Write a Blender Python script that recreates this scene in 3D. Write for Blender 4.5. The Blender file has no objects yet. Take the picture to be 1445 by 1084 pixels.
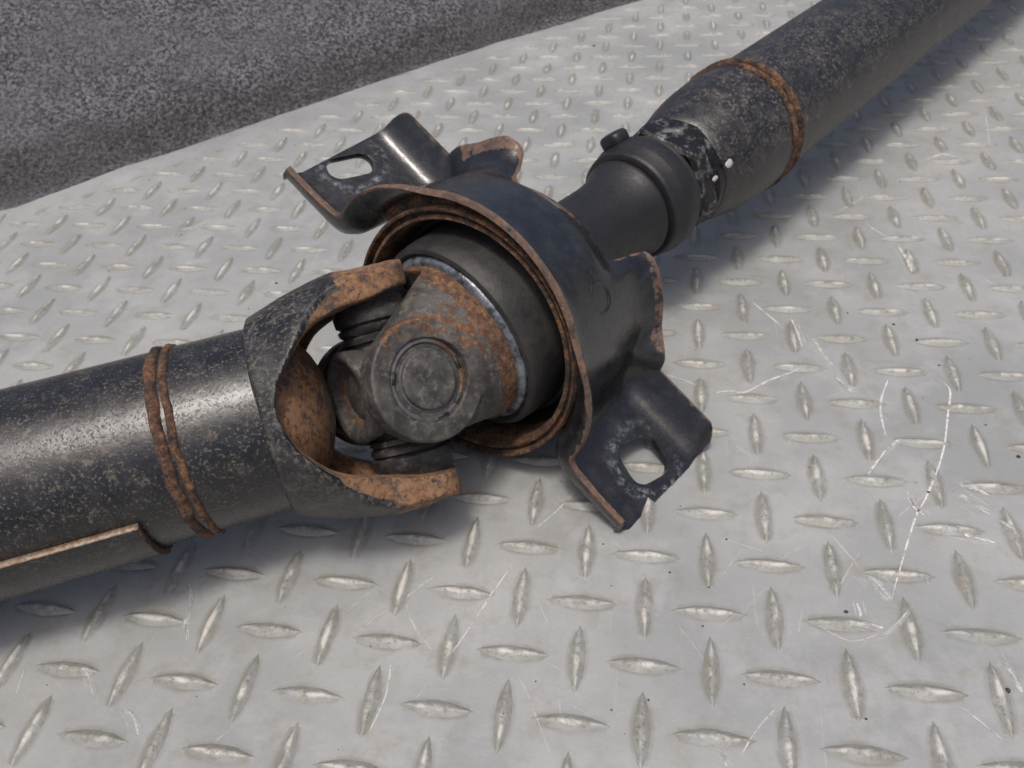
import bpy, bmesh, math, random
from mathutils import Vector, Matrix, noise
random.seed(7)
V = Vector
K = 0.025            # one tread-plate spacing in metres; shapes below are laid out in that unit

# ------------------------------------------------------------------ camera
scene = bpy.context.scene
COL = scene.collection
CAM = V((-1.27702136, -5.40613912, 11.56670805))
RX = V((0.98754727, 0.14112739, -0.069523))
RY = V((-0.04418733, 0.67294452, 0.73837196))
RZ = V((0.15098963, -0.72610518, 0.67080056))
FOC = 1.6019382
cam_d = bpy.data.cameras.new("Camera")
cam = bpy.data.objects.new("Camera", cam_d)
COL.objects.link(cam)
cam_d.sensor_width = 36
cam_d.lens = 18 * FOC
cam_d.clip_start = 0.01
cam_d.clip_end = 200
cam.matrix_world = Matrix.Translation(CAM * K) @ Matrix((RX, RY, RZ)).transposed().to_4x4()
cam_d.dof.use_dof = True
cam_d.dof.focus_distance = 10.8 * K
cam_d.dof.aperture_fstop = 30.0
scene.camera = cam

# ------------------------------------------------------------------ light
SUN_EL, SUN_AZ = math.radians(76), math.radians(190)     # azimuth measured from +Y towards +X
w = bpy.data.worlds.new("World"); scene.world = w; w.use_nodes = True
nt = w.node_tree; nt.nodes.clear()
sky = nt.nodes.new('ShaderNodeTexSky'); sky.sky_type = 'NISHITA'; sky.sun_disc = False
sky.sun_elevation = SUN_EL; sky.sun_rotation = SUN_AZ
sky.air_density = 0.62; sky.dust_density = 6.0; sky.ozone_density = 0.9
bg = nt.nodes.new('ShaderNodeBackground'); bg.inputs[1].default_value = 0.15
wo = nt.nodes.new('ShaderNodeOutputWorld')
nt.links.new(sky.outputs[0], bg.inputs[0]); nt.links.new(bg.outputs[0], wo.inputs[0])
sun_d = bpy.data.lights.new("sun", 'SUN'); sun_d.energy = 1.75; sun_d.angle = math.radians(11); sun_d.color = (1.0, 0.965, 0.92)
sun = bpy.data.objects.new("sun", sun_d); COL.objects.link(sun)
to_sun = V((math.sin(SUN_AZ) * math.cos(SUN_EL), math.cos(SUN_AZ) * math.cos(SUN_EL), math.sin(SUN_EL)))
sun.rotation_euler = to_sun.to_track_quat('Z', 'Y').to_euler()
sun.location = to_sun * 2
scene.view_settings.view_transform = 'Standard'
scene.view_settings.look = 'None'
scene.view_settings.exposure = -0.16
scene.view_settings.gamma = 1

# ------------------------------------------------------------------ projection helpers used to lay the floor marks out
def ray(x, y):
    return (RX * ((x - 722.5) / 722.5 / FOC) + RY * ((542 - y) / 722.5 / FOC) - RZ).normalized()
def on_floor(x, y, z=0.0):
    v = ray(x, y)
    return CAM + v * ((z - CAM.z) / v.z)
def depth_of(p):
    return -(V(p) - CAM).dot(RZ)
def to_px(p):
    q = V(p) - CAM; zz = -q.dot(RZ)
    return 722.5 + 722.5 * FOC * q.dot(RX) / zz, 542 - 722.5 * FOC * q.dot(RY) / zz

# ------------------------------------------------------------------ frames of the driveshaft (spacing units)
d = V((0.56311915, 0.82622859, 0.01559302)).normalized()      # rear shaft axis, away from the camera
h = d.cross(V((0, 0, 1))).normalized(); u = h.cross(d)
O = V((-4.47864, 5.55355, 2.44002))                            # bearing centre, front plane
J = V((-5.31899, 4.32057, 2.41675))                            # universal joint centre
dl = V((0.90247814, 0.43048595, 0.01466485)).normalized()      # front shaft axis, towards the joint
e1 = (math.cos(math.radians(35)) * h + math.sin(math.radians(35)) * u).normalized()
e2 = dl.cross(e1).normalized(); e3 = e2.cross(dl).normalized()
nn = e1.cross(e2).normalized()
BO = V((-4.49844, 5.46081, 2.59909))                           # bracket frame
BD = V((0.44146189, 0.87853167, -0.1824651)); BH = V((0.7230049, -0.4687166, -0.50751222)); BU = V((0.53138998, -0.09212414, 0.84210322))
BASE = V((J.x, J.y, 0.0))

# line where the plate ends, read off the photograph
EDGE_PX = [(0, 297), (23, 292), (59, 278), (117, 257), (145, 246), (176, 234), (234, 217), (281, 201), (336, 182), (371, 170), (430, 150), (469, 137), (520, 119), (564, 105), (620, 86), (669, 71), (706, 58), (752, 46), (806, 30), (852, 15), (905, 0)]
E0 = [on_floor(*p) for p in EDGE_PX]
g0 = (E0[-1] - E0[0]).normalized(); gn = V((g0.y, -g0.x, 0))        # gn points over the plate, away from the tarmac
GN = (gn.x, gn.y); GO = -(gn.x * E0[0].x + gn.y * E0[0].y)

# ------------------------------------------------------------------ material helper
class M:
    def __init__(s, name):
        s.m = bpy.data.materials.new(name); s.m.use_nodes = True
        s.t = s.m.node_tree; s.t.nodes.clear()
        s.out = s.t.nodes.new('ShaderNodeOutputMaterial'); s.b = s.t.nodes.new('ShaderNodeBsdfPrincipled')
        s.t.links.new(s.b.outputs[0], s.out.inputs[0])
        tc = s.t.nodes.new('ShaderNodeTexCoord'); geo = s.t.nodes.new('ShaderNodeNewGeometry')
        s.geo = geo
        mp = s.t.nodes.new('ShaderNodeVectorMath'); mp.operation = 'SCALE'; mp.inputs[3].default_value = 1 / K
        s.t.links.new(geo.outputs['Position'], mp.inputs[0]); s.co = mp.outputs[0]
        s.gen = tc.outputs['Generated']; s.bump_n = None
        s.oi = s.t.nodes.new('ShaderNodeObjectInfo')
    def put(s, sock, v):
        if isinstance(v, bpy.types.NodeSocket): s.t.links.new(v, sock)
        elif isinstance(v, tuple) and len(v) == 3 and sock.type == 'RGBA': sock.default_value = (*v, 1)
        else: sock.default_value = v
    def noise(s, scale, detail=4, rough=0.6, co=None, dist=0.0, off=None):
        n = s.t.nodes.new('ShaderNodeTexNoise'); n.inputs['Scale'].default_value = scale
        n.inputs['Detail'].default_value = detail; n.inputs['Roughness'].default_value = rough; n.inputs['Distortion'].default_value = dist
        c = co or s.co
        if off is not None:
            a = s.t.nodes.new('ShaderNodeVectorMath'); a.operation = 'ADD'; a.inputs[1].default_value = off
            s.t.links.new(c, a.inputs[0]); c = a.outputs[0]
        s.t.links.new(c, n.inputs['Vector']); return n.outputs[0]
    def voro(s, scale, feat='F1', rnd=1.0, out=0):
        n = s.t.nodes.new('ShaderNodeTexVoronoi'); n.inputs['Scale'].default_value = scale; n.feature = feat
        n.inputs['Randomness'].default_value = rnd
        s.t.links.new(s.co, n.inputs['Vector']); return n.outputs[out]
    def stretch(s, sx, sy, sz, rot=(0, 0, 0)):
        n = s.t.nodes.new('ShaderNodeMapping'); n.inputs['Scale'].default_value = (sx, sy, sz); n.inputs['Rotation'].default_value = rot
        s.t.links.new(s.co, n.inputs['Vector']); return n.outputs[0]
    def ramp(s, f, a, b, lo=0.0, hi=1.0):
        n = s.t.nodes.new('ShaderNodeMapRange'); n.interpolation_type = 'SMOOTHSTEP'
        s.put(n.inputs[0], f); n.inputs[1].default_value = a; n.inputs[2].default_value = b; n.inputs[3].default_value = lo; n.inputs[4].default_value = hi
        return n.outputs[0]
    def math(s, op, a, b=0.0):
        n = s.t.nodes.new('ShaderNodeMath'); n.operation = op; s.put(n.inputs[0], a); s.put(n.inputs[1], b); return n.outputs[0]
    def mix(s, f, a, b):
        n = s.t.nodes.new('ShaderNodeMix'); n.data_type = 'RGBA'
        s.put(n.inputs[0], f); s.put(n.inputs[6], a); s.put(n.inputs[7], b); return n.outputs[2]
    def attr(s, name):
        n = s.t.nodes.new('ShaderNodeAttribute'); n.attribute_name = name; return n.outputs['Fac']
    def bump(s, f, strength, dist):
        n = s.t.nodes.new('ShaderNodeBump'); n.inputs['Strength'].default_value = strength; n.inputs['Distance'].default_value = dist * K
        s.put(n.inputs['Height'], f)
        if s.bump_n: s.t.links.new(s.bump_n, n.inputs['Normal'])
        s.bump_n = n.outputs[0]
    def done(s, col, rough, metal=0.0, spec=0.5):
        s.put(s.b.inputs['Base Color'], col); s.put(s.b.inputs['Roughness'], rough); s.put(s.b.inputs['Metallic'], metal)
        s.b.inputs['Specular IOR Level'].default_value = spec
        if s.bump_n: s.t.links.new(s.bump_n, s.b.inputs['Normal'])
        return s.m

def rust_col(m, scale=1.0, tan=0):
    a = m.noise(3.0 * scale, 6, .7, off=(3, 1, 2)); b = m.noise(11 * scale, 5, .7, off=(7, 7, 1)); c = m.noise(45 * scale, 3, .6)
    col = m.mix(m.ramp(a, .38, .62), (.095, .042, .024), (.22, .10, .045))
    col = m.mix(m.ramp(b, .50, .68), col, (.30, .18, .085))
    if tan: col = m.mix(m.ramp(m.noise(2.2, 5, .7, off=(12, 1, 6)), .38, .62, 0, .8), col, m.mix(m.ramp(c, .4, .65), (.30, .155, .065), (.25, .155, .09))); col = m.mix(m.ramp(m.noise(2.3, 5, .75, off=(2, 31, 6)), .50, .62, 0, .9), col, (.05, .042, .040))
    col = m.mix(m.ramp(b, .48, .36), col, (.045, .028, .022))
    col = m.mix(m.ramp(c, .45, .75, 0, .3), col, (.23, .165, .115))
    return col, c, b

def painted(name, speck=.5, dust=.3, rough=.28, rust_at=None, specklo=.62, bumpy=.3, dustcol=(.15, .14, .13), coat=.0, speckscale=1.0, spec=.5, patches=0):
    """black paint with chips, dusty film and rust specks; vertex attribute 'rust' bares the metal"""
    m = M(name)
    big = m.noise(.8, 4, .6, off=(5, 2, 9)); mid = m.noise(3.2, 6, .7); sp = m.noise(14 * speckscale, 4, .65, off=(1, 8, 3)); sp2 = m.noise(34 * speckscale, 3, .7, off=(4, 4, 4))
    col = m.mix(m.ramp(mid, .35, .7), (.0065, .0064, .0066), (.0135, .0133, .0135))
    film = m.math('MULTIPLY', m.ramp(mid, .42, .72), m.ramp(big, .35, .65, .35, 1))
    col = m.mix(m.math('MULTIPLY', film, dust), col, dustcol)
    spots = m.math('MULTIPLY', m.ramp(sp, specklo - .03, specklo + .07), m.ramp(big, .30, .6, .25, 1.0))
    col = m.mix(m.math('MULTIPLY', spots, speck), col, (.20, .165, .125))
    if patches:
        pz = m.noise(4.2, 6, .78, off=(21, 3, 5)); pb = m.noise(.55, 3, .6, off=(3, 33, 5))
        col = m.mix(m.math('MULTIPLY', m.math('MULTIPLY', m.ramp(pz, .54, .66), m.ramp(pb, .42, .62, .1, 1.0)), patches), col, (.19, .155, .11))
    fine = m.ramp(sp2, .63, .76)
    col = m.mix(m.math('MULTIPLY', fine, speck * .8), col, (.21, .13, .07))
    rg = m.math('ADD', m.ramp(mid, .3, .75, rough, rough + .14), m.math('MULTIPLY', spots, .35))
    rc, c, b = rust_col(m, 1.0, tan=(name == 'black_paint_fork'))
    if name == 'black_paint_bracket': rc = m.mix(.45, rc, (.07, .052, .042))
    if rust_at is not None:
        at = m.math('ADD', m.attr('rust'), m.math('MULTIPLY', m.math('SUBTRACT', m.noise(5, 6, .7, off=(2, 9, 1)), .5), 1.5))
        k = m.ramp(at, .42, .58)
        col = m.mix(k, col, rc); rg = m.math('ADD', rg, m.math('MULTIPLY', k, .5))
        m.bump(m.math('MULTIPLY', k, m.noise(18, 4, .7)), .4, .03)
    m.bump(m.math('ADD', spots, m.math('MULTIPLY', sp2, .6)), bumpy, .02)
    m.bump(mid, .22, .06)
    mat = m.done(col, m.math('MINIMUM', rg, .95), 0.0, spec)
    if coat:
        m.b.inputs['Coat Weight'].default_value = coat; m.b.inputs['Coat Roughness'].default_value = .2
    return mat

def rusty(name, dark=0.0):
    m = M(name); col, c, b = rust_col(m, 1.6)
    if dark: col = m.mix(m.math('MULTIPLY', m.ramp(m.noise(4, 5, .7, off=(9, 3, 2)), .4, .62), dark), col, (.022, .018, .018))
    m.bump(c, .7, .03); m.bump(b, .6, .06)
    return m.done(col, .82)

def grimy(name, base=(.075, .068, .06), rustk=.5, rough=.45, hi=(.16, .14, .115), tan=0):
    """bare steel under old grease, with rust blooming through"""
    m = M(name); a = m.noise(2.6, 6, .68, off=(3, 3, 8)); b = m.noise(8, 5, .7, off=(8, 1, 1)); c = m.noise(38, 3, .6)
    col = m.mix(m.ramp(a, .35, .65), tuple(x * .45 for x in base), base)
    col = m.mix(m.ramp(b, .48, .68, 0, .75), col, hi)
    rc, _, _ = rust_col(m, 1.0, tan)
    at = m.math('ADD', m.attr('rust'), m.math('MULTIPLY', m.math('SUBTRACT', m.noise(5.5, 6, .72, off=(6, 2, 4)), .5), 1.7))
    k = m.ramp(at, .46, .62); col = m.mix(m.math('MULTIPLY', k, rustk), col, rc)
    col = m.mix(m.ramp(c, .62, .78, 0, .35), col, (.20, .17, .13))
    m.bump(b, .35, .04); m.bump(c, .4, .018)
    return m.done(col, m.math('ADD', m.ramp(b, .3, .7, rough, rough + .2), m.math('MULTIPLY', k, .25)), .25)

def rubber(name, base=(.022, .021, .022), dust=.4, rough=.55):
    m = M(name); a = m.noise(1.5, 6, .65, off=(1, 5, 1)); b = m.noise(28, 4, .7); c = m.noise(9, 5, .7, off=(0, 3, 3))
    col = m.mix(m.math('MULTIPLY', m.ramp(a, .35, .7), dust), base, (.10, .088, .075))
    col = m.mix(m.math('MULTIPLY', m.ramp(b, .60, .76), dust), col, (.19, .17, .14))
    m.bump(b, .3, .012); m.bump(c, .25, .04)
    return m.done(col, m.ramp(c, .3, .7, rough, rough + .18))

MAT = {}
MAT['paint_front'] = painted('black_paint_pitted', speck=.5, dust=.10, rough=.17, specklo=.58, bumpy=.3, dustcol=(.13, .13, .135), speckscale=1.5, coat=.15, spec=.65, patches=.6)
MAT['paint_fork'] = painted('black_paint_fork', speck=.5, dust=.5, rough=.34, spec=.7, rust_at=1, specklo=.54, bumpy=.3, dustcol=(.14, .135, .13))
MAT['paint_rear'] = painted('black_paint_dusty', patches=.6, speck=.5, dust=.4, rough=.30, spec=.8, specklo=.55, bumpy=.25, dustcol=(.13, .115, .095))
MAT['paint_bracket'] = painted('black_paint_bracket', speck=.3, dust=.14, rough=.19, rust_at=1, specklo=.66, bumpy=.15, coat=.3, spec=.7, dustcol=(.10, .10, .10))
MAT['rust'] = rusty('weld_rust', .75)
MAT['rust_dark'] = rusty('dark_rust', .9)
MAT['grime_yoke'] = grimy('greasy_yoke_steel', base=(.095, .088, .082), hi=(.17, .15, .12), rustk=.85)
MAT['grime_plug'] = grimy('rusty_plug_steel', base=(.15, .14, .12), hi=(.24, .20, .15), rustk=.95, tan=1)
MAT['rust_half'] = rusty('half_rust', .95)
MAT['grime'] = grimy('greasy_bare_steel', base=(.10, .095, .09), hi=(.19, .17, .145), rustk=.7)
MAT['grime_dark'] = grimy('dark_greasy_steel', base=(.05, .047, .045), rustk=.35, hi=(.11, .10, .09))
MAT['rubber'] = rubber('dusty_black_rubber', base=(.016, .0155, .016), dust=.30, rough=.45)
MAT['rubber_clean'] = rubber('black_rubber', base=(.013,.013,.015), dust=.08, rough=.36)
MAT['membrane'] = rubber('dark_rubber_membrane', base=(.010, .010, .010), dust=.08, rough=.6)
m = M('grey_grease'); a = m.noise(3.2, 6, .75); b = m.noise(30, 3, .6)
m.bump(b, .3, .02)
MAT['grease'] = m.done(m.mix(m.ramp(a, .34, .6), (.05, .053, .06), (.27, .285, .31)), .3, .6)
m = M('lock_nut_metal'); a = m.noise(2.6, 6, .72); b = m.noise(26, 3, .6)
m.bump(a, .6, .06)
MAT['nut'] = m.done(m.mix(m.ramp(a, .5, .7), (.012, .010, .011), (.30, .30, .29)), .22, .2)
m = M('white_paint_dab'); MAT['white'] = m.done(m.mix(m.ramp(m.noise(20), .4, .7), (.42, .41, .36), (.62, .62, .58)), .5)
m = M('cap_steel'); a = m.noise(5, 6, .7); b = m.noise(16, 4, .7, off=(3, 3, 3)); rc, _, _ = rust_col(m)
col = m.mix(m.ramp(a, .36, .66), (.085, .087, .095), (.17, .16, .15))
at = m.math('ADD', m.attr('rust'), m.math('MULTIPLY', m.math('SUBTRACT', b, .5), 1.4))
col = m.mix(m.ramp(at, .5, .68, 0, .8), col, rc); m.bump(b, .3, .03)
MAT['cap'] = m.done(col, m.ramp(b, .3, .7, .32, .55), .35)
m = M('worn_edge_steel'); a = m.noise(12, 5, .7)
MAT['edge'] = m.done(m.mix(m.ramp(a, .35, .62), (.16, .085, .045), (.33, .27, .21)), .6, .2)

# floor: grey coated tread plate
def floor_mat(bar=False):
    m = M('tread_bar_coating' if bar else 'grey_coated_plate')
    a = m.noise(.22, 4, .6); b = m.noise(1.6, 6, .7, off=(4, 9, 0)); c = m.noise(9, 5, .75, off=(2, 2, 0)); g = m.noise(60, 3, .6)
    base = m.mix(m.ramp(a, .35, .65), (.262, .276, .272), (.34, .351, .340))
    base = m.mix(m.ramp(c, .35, .7, 0, .5), base, (.30, .30, .30))
    base = m.mix(m.ramp(m.noise(.55, 6, .7, off=(14, 2, 0)), .46, .66, 0, .5), base, (.40, .405, .40))
    base = m.mix(m.ramp(b, .48, .72, 0, .5), base, (.24, .222, .18))
    st = m.ramp(m.noise(.75, 7, .72, off=(31, 4, 0)), .62, .76, 0, .5); base = m.mix(st, base, (.26, .21, .14))
    for i, (r, k) in enumerate(((.5, .3), (2.0, .26), (1.15, .2))):          # faint scuffs in three directions
        n = m.noise(1.0, 3, .5, co=m.stretch(9, .38, 1, (0, 0, r)), off=(i * 7.3, 0, 0))
        base = m.mix(m.math('MULTIPLY', m.ramp(n, .68, .80, 0, k + .2), m.ramp(c, .35, .55)), base, (.50, .49, .47))
    sp = m.ramp(m.noise(26, 2, .5, off=(11, 0, 0)), .76, .80, 0, .75); base = m.mix(sp, base, (.06, .055, .05))
    if not bar:                                               # dirt gathered round each raised bar
        sx = m.t.nodes.new('ShaderNodeSeparateXYZ'); m.t.links.new(m.co, sx.inputs[0]); X, Y = sx.outputs[0], sx.outputs[1]
        rx, ry_ = m.math('ROUND', X), m.math('ROUND', Y); lx, ly = m.math('ABSOLUTE', m.math('SUBTRACT', X, rx)), m.math('ABSOLUTE', m.math('SUBTRACT', Y, ry_))
        def ring_(al, ac): return m.math('SUBTRACT', ac, m.math('MULTIPLY', m.math('SUBTRACT', 1.0, m.math('POWER', m.math('MINIMUM', m.math('DIVIDE', al, .62), 1.0), 1.9)), .135))
        par = m.math('FLOORED_MODULO', m.math('ADD', rx, ry_), 2.0)
        ee = m.math('ADD', m.math('MULTIPLY', ring_(lx, ly), m.math('SUBTRACT', 1.0, par)), m.math('MULTIPLY', ring_(ly, lx), par))
        de = m.t.nodes.new('ShaderNodeVectorMath'); de.operation = 'DOT_PRODUCT'; de.inputs[1].default_value = (GN[0], GN[1], 0); m.t.links.new(m.co, de.inputs[0]); edge_d = m.math('ADD', de.outputs['Value'], GO)
        hal = m.math('MULTIPLY', m.ramp(ee, .075, .0), m.math('MULTIPLY', m.ramp(b, .34, .6, .12, .7), m.ramp(edge_d, .7, .95))); base = m.mix(hal, base, (.205, .195, .165))
    if bar:
        seed = m.math('MULTIPLY', m.oi.outputs['Random'], 40.0)
        d1 = m.noise(3.6, 6, .72, off=(20, 3, 0)); d2 = m.noise(13, 5, .75, off=(3, 20, 0))
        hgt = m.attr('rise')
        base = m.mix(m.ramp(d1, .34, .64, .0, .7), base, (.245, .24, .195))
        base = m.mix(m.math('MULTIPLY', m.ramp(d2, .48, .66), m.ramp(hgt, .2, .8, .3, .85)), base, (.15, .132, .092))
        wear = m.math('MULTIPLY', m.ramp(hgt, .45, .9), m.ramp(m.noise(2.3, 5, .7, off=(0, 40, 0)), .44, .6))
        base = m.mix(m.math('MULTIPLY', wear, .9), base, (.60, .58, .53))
        rb = m.ramp(m.noise(1.1, 5, .7, off=(60, 4, 0)), .66, .74, 0, .55); base = m.mix(rb, base, (.30, .17, .07))
        m.bump(d2, .5, .03)
    m.bump(c, .2, .03); m.bump(g, .10, .006); m.bump(b, .2, .09)
    if bar: return m.done(base, m.ramp(m.noise(4, 4, .6, off=(5, 0, 5)), .35, .7, .30, .48), 0.0, .55)
    return m.done(base, m.math('ADD', m.ramp(c, .3, .7, .34, .48), m.ramp(a, .35, .65, 0, .14)), 0.0, .5)
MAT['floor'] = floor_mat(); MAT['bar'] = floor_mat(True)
m = M('pale_scuff'); a = m.noise(7, 6, .75); cc = m.noise(30, 4, .7)
MAT['scuff'] = m.done(m.mix(m.ramp(a, .3, .7), (.50, .495, .47), (.74, .735, .71)), .6)
m.put(m.b.inputs['Alpha'], m.math('MULTIPLY', m.ramp(a, .30, .50), m.math('MULTIPLY', m.attr('fade'), m.ramp(cc, .2, .55, .45, 1))))
m = M('dark_tarmac')
g1 = m.voro(7.5); g2 = m.noise(8.0, 3, .7); g3 = m.noise(.30, 5, .65, off=(2, 5, 0)); g4 = m.noise(15, 3, .65); g5 = m.noise(1.1, 5, .7, off=(8, 5, 3))
col = m.mix(m.ramp(g2, .38, .62), (.030, .030, .033), (.225, .226, .238))
col = m.mix(m.ramp(g1, .20, .05, 0, .55), col, (.25, .25, .26))
col = m.mix(m.ramp(g5, .44, .66, 0, .5), col, (.055, .055, .060))
col = m.mix(m.ramp(g3, .48, .66, 0, .5), col, (.13, .13, .138))
dt = m.t.nodes.new('ShaderNodeVectorMath'); dt.operation = 'DOT_PRODUCT'; dt.inputs[1].default_value = (-GN[0], -GN[1], 0)
m.t.links.new(m.co, dt.inputs[0]); far_ = m.math('ADD', m.math('SUBTRACT', dt.outputs['Value'], GO), m.math('MULTIPLY', m.math('SUBTRACT', m.noise(.5, 4, .65), .5), 3.0))
band = m.math('MULTIPLY', m.ramp(far_, .2, 1.2), m.ramp(far_, 2.8, 1.2))
col = m.mix(m.math('MULTIPLY', band, .5), col, (.030, .025, .022))        # darker brown band along the foot of the bank
m.bump(g2, .9, .20); m.bump(m.ramp(g1, 0, .5, 1, 0), .6, .10); m.bump(g5, .5, .4)
MAT['tarmac'] = m.done(col, .85)
m = M('black_grit'); MAT['grit'] = m.done(m.mix(m.ramp(m.noise(9), .4, .6), (.015, .015, .016), (.05, .045, .04)), .5)

# ------------------------------------------------------------------ object helpers
def new_mesh(name, verts, faces, attrs=None, smooth=True):
    me = bpy.data.meshes.new(name); me.from_pydata([tuple(v) for v in verts], [], faces); me.update()
    if smooth: me.polygons.foreach_set('use_smooth', [True] * len(me.polygons))
    if attrs:
        for k, vals in attrs.items():
            at = me.attributes.new(k, 'FLOAT', 'POINT'); at.data.foreach_set('value', vals)
    return me
def tmp(me):
    o = bpy.data.objects.new('tmp', me); COL.objects.link(o); return o
def bake(o):
    dg = bpy.context.evaluated_depsgraph_get(); dg.update()
    me = bpy.data.meshes.new_from_object(o.evaluated_get(dg))
    bpy.data.objects.remove(o); return me
def fixn(me):
    bm = bmesh.new(); bm.from_mesh(me); bmesh.ops.recalc_face_normals(bm, faces=bm.faces); bm.to_mesh(me); bm.free(); return me
def part(name, me, mat, parent, origin=None, sharp=None, label=None):
    """me is in spacing units, world frame; parts share the thing's base as origin"""
    org = BASE if origin is None else origin
    me.transform(Matrix.Scale(K, 4) @ Matrix.Translation(-org))
    me.materials.clear(); me.materials.append(MAT[mat])
    me.polygons.foreach_set('use_smooth', [True] * len(me.polygons)); me.name = name
    if sharp is not None: me.set_sharp_from_angle(angle=math.radians(sharp))
    o = bpy.data.objects.new(name, me); COL.objects.link(o)
    if parent is not None: o.parent = parent
    if label: o['label'] = label
    return o
def boolean(a, b, op):
    mo = a.modifiers.new('b', 'BOOLEAN'); mo.object = b; mo.operation = op; mo.solver = 'EXACT'
    me = bake(a); bpy.data.objects.remove(b); return tmp(me)
def lathe(prof, org, ax, seg=96, closed=False, a0=0.0, a1=2 * math.pi, ref=None, rmod=None):
    ax = ax.normalized(); p = (ref or V((0, 0, 1))); p = (p - ax * p.dot(ax)).normalized(); q = ax.cross(p)
    full = abs(a1 - a0 - 2 * math.pi) < 1e-6; n = seg if full else seg + 1
    vs = []; fs = []
    for (a, r) in prof:
        for i in range(n):
            t = a0 + (a1 - a0) * i / seg; rr = r * (rmod(t, a) if rmod else 1)
            vs.append(org + ax * a + (p * math.cos(t) + q * math.sin(t)) * rr)
    L = len(prof)
    for j in range(L if closed else L - 1):
        j2 = (j + 1) % L
        for i in range(seg):
            i2 = (i + 1) % n if full else i + 1
            fs.append((j * n + i, j * n + i2, j2 * n + i2, j2 * n + i))
    return vs, fs
def lmesh(*a, **k):
    me = new_mesh('l', *lathe(*a, **k)); return clean(me)
def clean(me):
    bm = bmesh.new(); bm.from_mesh(me); bmesh.ops.remove_doubles(bm, verts=bm.verts, dist=4e-4); bmesh.ops.recalc_face_normals(bm, faces=bm.faces); bm.to_mesh(me); bm.free(); return me
def prism(pts, ox, x, y, n, n0, n1):
    """polygon pts (x,y) extruded along n from n0 to n1"""
    k = len(pts); vs = [ox + x * a + y * b + n * n0 for a, b in pts] + [ox + x * a + y * b + n * n1 for a, b in pts]
    fs = [tuple(range(k)), tuple(range(2 * k - 1, k - 1, -1))] + [(i, (i + 1) % k, k + (i + 1) % k, k + i) for i in range(k)]
    return fixn(new_mesh('p', vs, fs, smooth=False))
def smooth_curve(pts, n=6):
    out = []
    P = [V((*p, 0)) for p in pts]
    for i in range(len(P) - 1):
        p0 = P[max(i - 1, 0)]; p1 = P[i]; p2 = P[i + 1]; p3 = P[min(i + 2, len(P) - 1)]
        for j in range(n):
            t = j / n
            q = .5 * ((2 * p1) + (p2 - p0) * t + (2 * p0 - 5 * p1 + 4 * p2 - p3) * t * t + (3 * p1 - p0 - 3 * p2 + p3) * t ** 3)
            out.append((q.x, q.y))
    out.append(pts[-1]); return out
def sstep(x, a, b):
    t = min(1, max(0, (x - a) / (b - a))); return t * t * (3 - 2 * t)
def lerp(a, b, t): return a + (b - a) * t
def table(x, tab):
    if x <= tab[0][0]: return tab[0][1]
    for (x0, y0), (x1, y1) in zip(tab, tab[1:]):
        if x <= x1: return lerp(y0, y1, (x - x0) / (x1 - x0))
    return tab[-1][1]
def remesh(o, vox, sm=4, fac=.5):
    r = o.modifiers.new('r', 'REMESH'); r.mode = 'VOXEL'; r.voxel_size = vox
    if sm:
        s_ = o.modifiers.new('s', 'SMOOTH'); s_.iterations = sm; s_.factor = fac
    return bake(o)
def roughen(me, amp, freq, seed=0):
    me.update(); ns = [v.normal.copy() for v in me.vertices]
    for v, n in zip(me.vertices, ns):
        v.co += n * amp * noise.fractal(v.co * freq + V((seed, 0, 0)), 1.0, 2.0, 3)
def setattr_f(me, name, f):
    at = me.attributes.new(name, 'FLOAT', 'POINT'); at.data.foreach_set('value', [f(v.co) for v in me.vertices])

# ------------------------------------------------------------------ floor, its edge and the tarmac beyond
edge = [E0[0] - g0 * k + gn * .12 * math.sin(k * 1.3) for k in range(30, 0, -2)] + E0 + [E0[-1] + g0 * k + gn * .12 * math.sin(k * 1.7) for k in range(2, 60, 2)]
ed = []
for a, b in zip(edge, edge[1:]):
    for i in range(4):
        p = a.lerp(b, i / 4); ed.append(p + gn * .03 * noise.noise(p * 2.2))
ed.append(edge[-1])
rows = [(-.0, -.13), (.0, -.03), (.02, -.008), (.06, 0), (.8, 0), (4, 0), (12, 0), (30, 0), (70, 0)]
vs = [p + gn * s + V((0, 0, z)) for s, z in rows for p in ed]; n = len(ed)
fs = [(j * n + i, (j + 1) * n + i, (j + 1) * n + i + 1, j * n + i + 1) for j in range(len(rows) - 1) for i in range(n - 1)]
fl = part('floor', fixn(new_mesh('floor', vs, fs)), 'floor', None, origin=V((0, 0, 0)), sharp=40)
if fl.data.polygons[-1].normal.z < 0: fl.data.flip_normals()
fl['kind'] = 'structure'; fl['label'] = 'grey coated tread plate floor with raised lens-shaped bars, dirt and pale scuffs'
srow = [-900, -200, -60, -20, -8, -3, -1] + [k * .25 for k in range(0, 70)] + [18, 20, 24, 30, 60, 200, 900]
trow = [-900, -300, -120, -60] + [-40 + k * .8 for k in range(0, 125)] + [70, 90, 150, 300, 900]
def ground_z(s_, t_):
    rise = .62 * (max(0, s_ - .55) if s_ < 16 else 15.45) * sstep(s_, .3, 2.2)
    if s_ > 13: rise = min(rise, .62 * 12.45 + (rise - .62 * 12.45) * .3)
    p = V((s_, t_, 0))
    n_ = (.16 * noise.noise(p * .35) + .07 * noise.noise(p * 1.3)) * sstep(s_, .3, 2) if -2 < s_ < 30 else 0
    return -.20 + rise + n_
gv = []; W_ = len(srow)
for t_ in trow:
    for s_ in srow:
        p = E0[0] + g0 * t_ - gn * s_; gv.append(V((p.x, p.y, ground_z(s_, t_))))
gf = [(a * W_ + b, a * W_ + b + 1, (a + 1) * W_ + b + 1, (a + 1) * W_ + b) for a in range(len(trow) - 1) for b in range(W_ - 1)]
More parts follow.
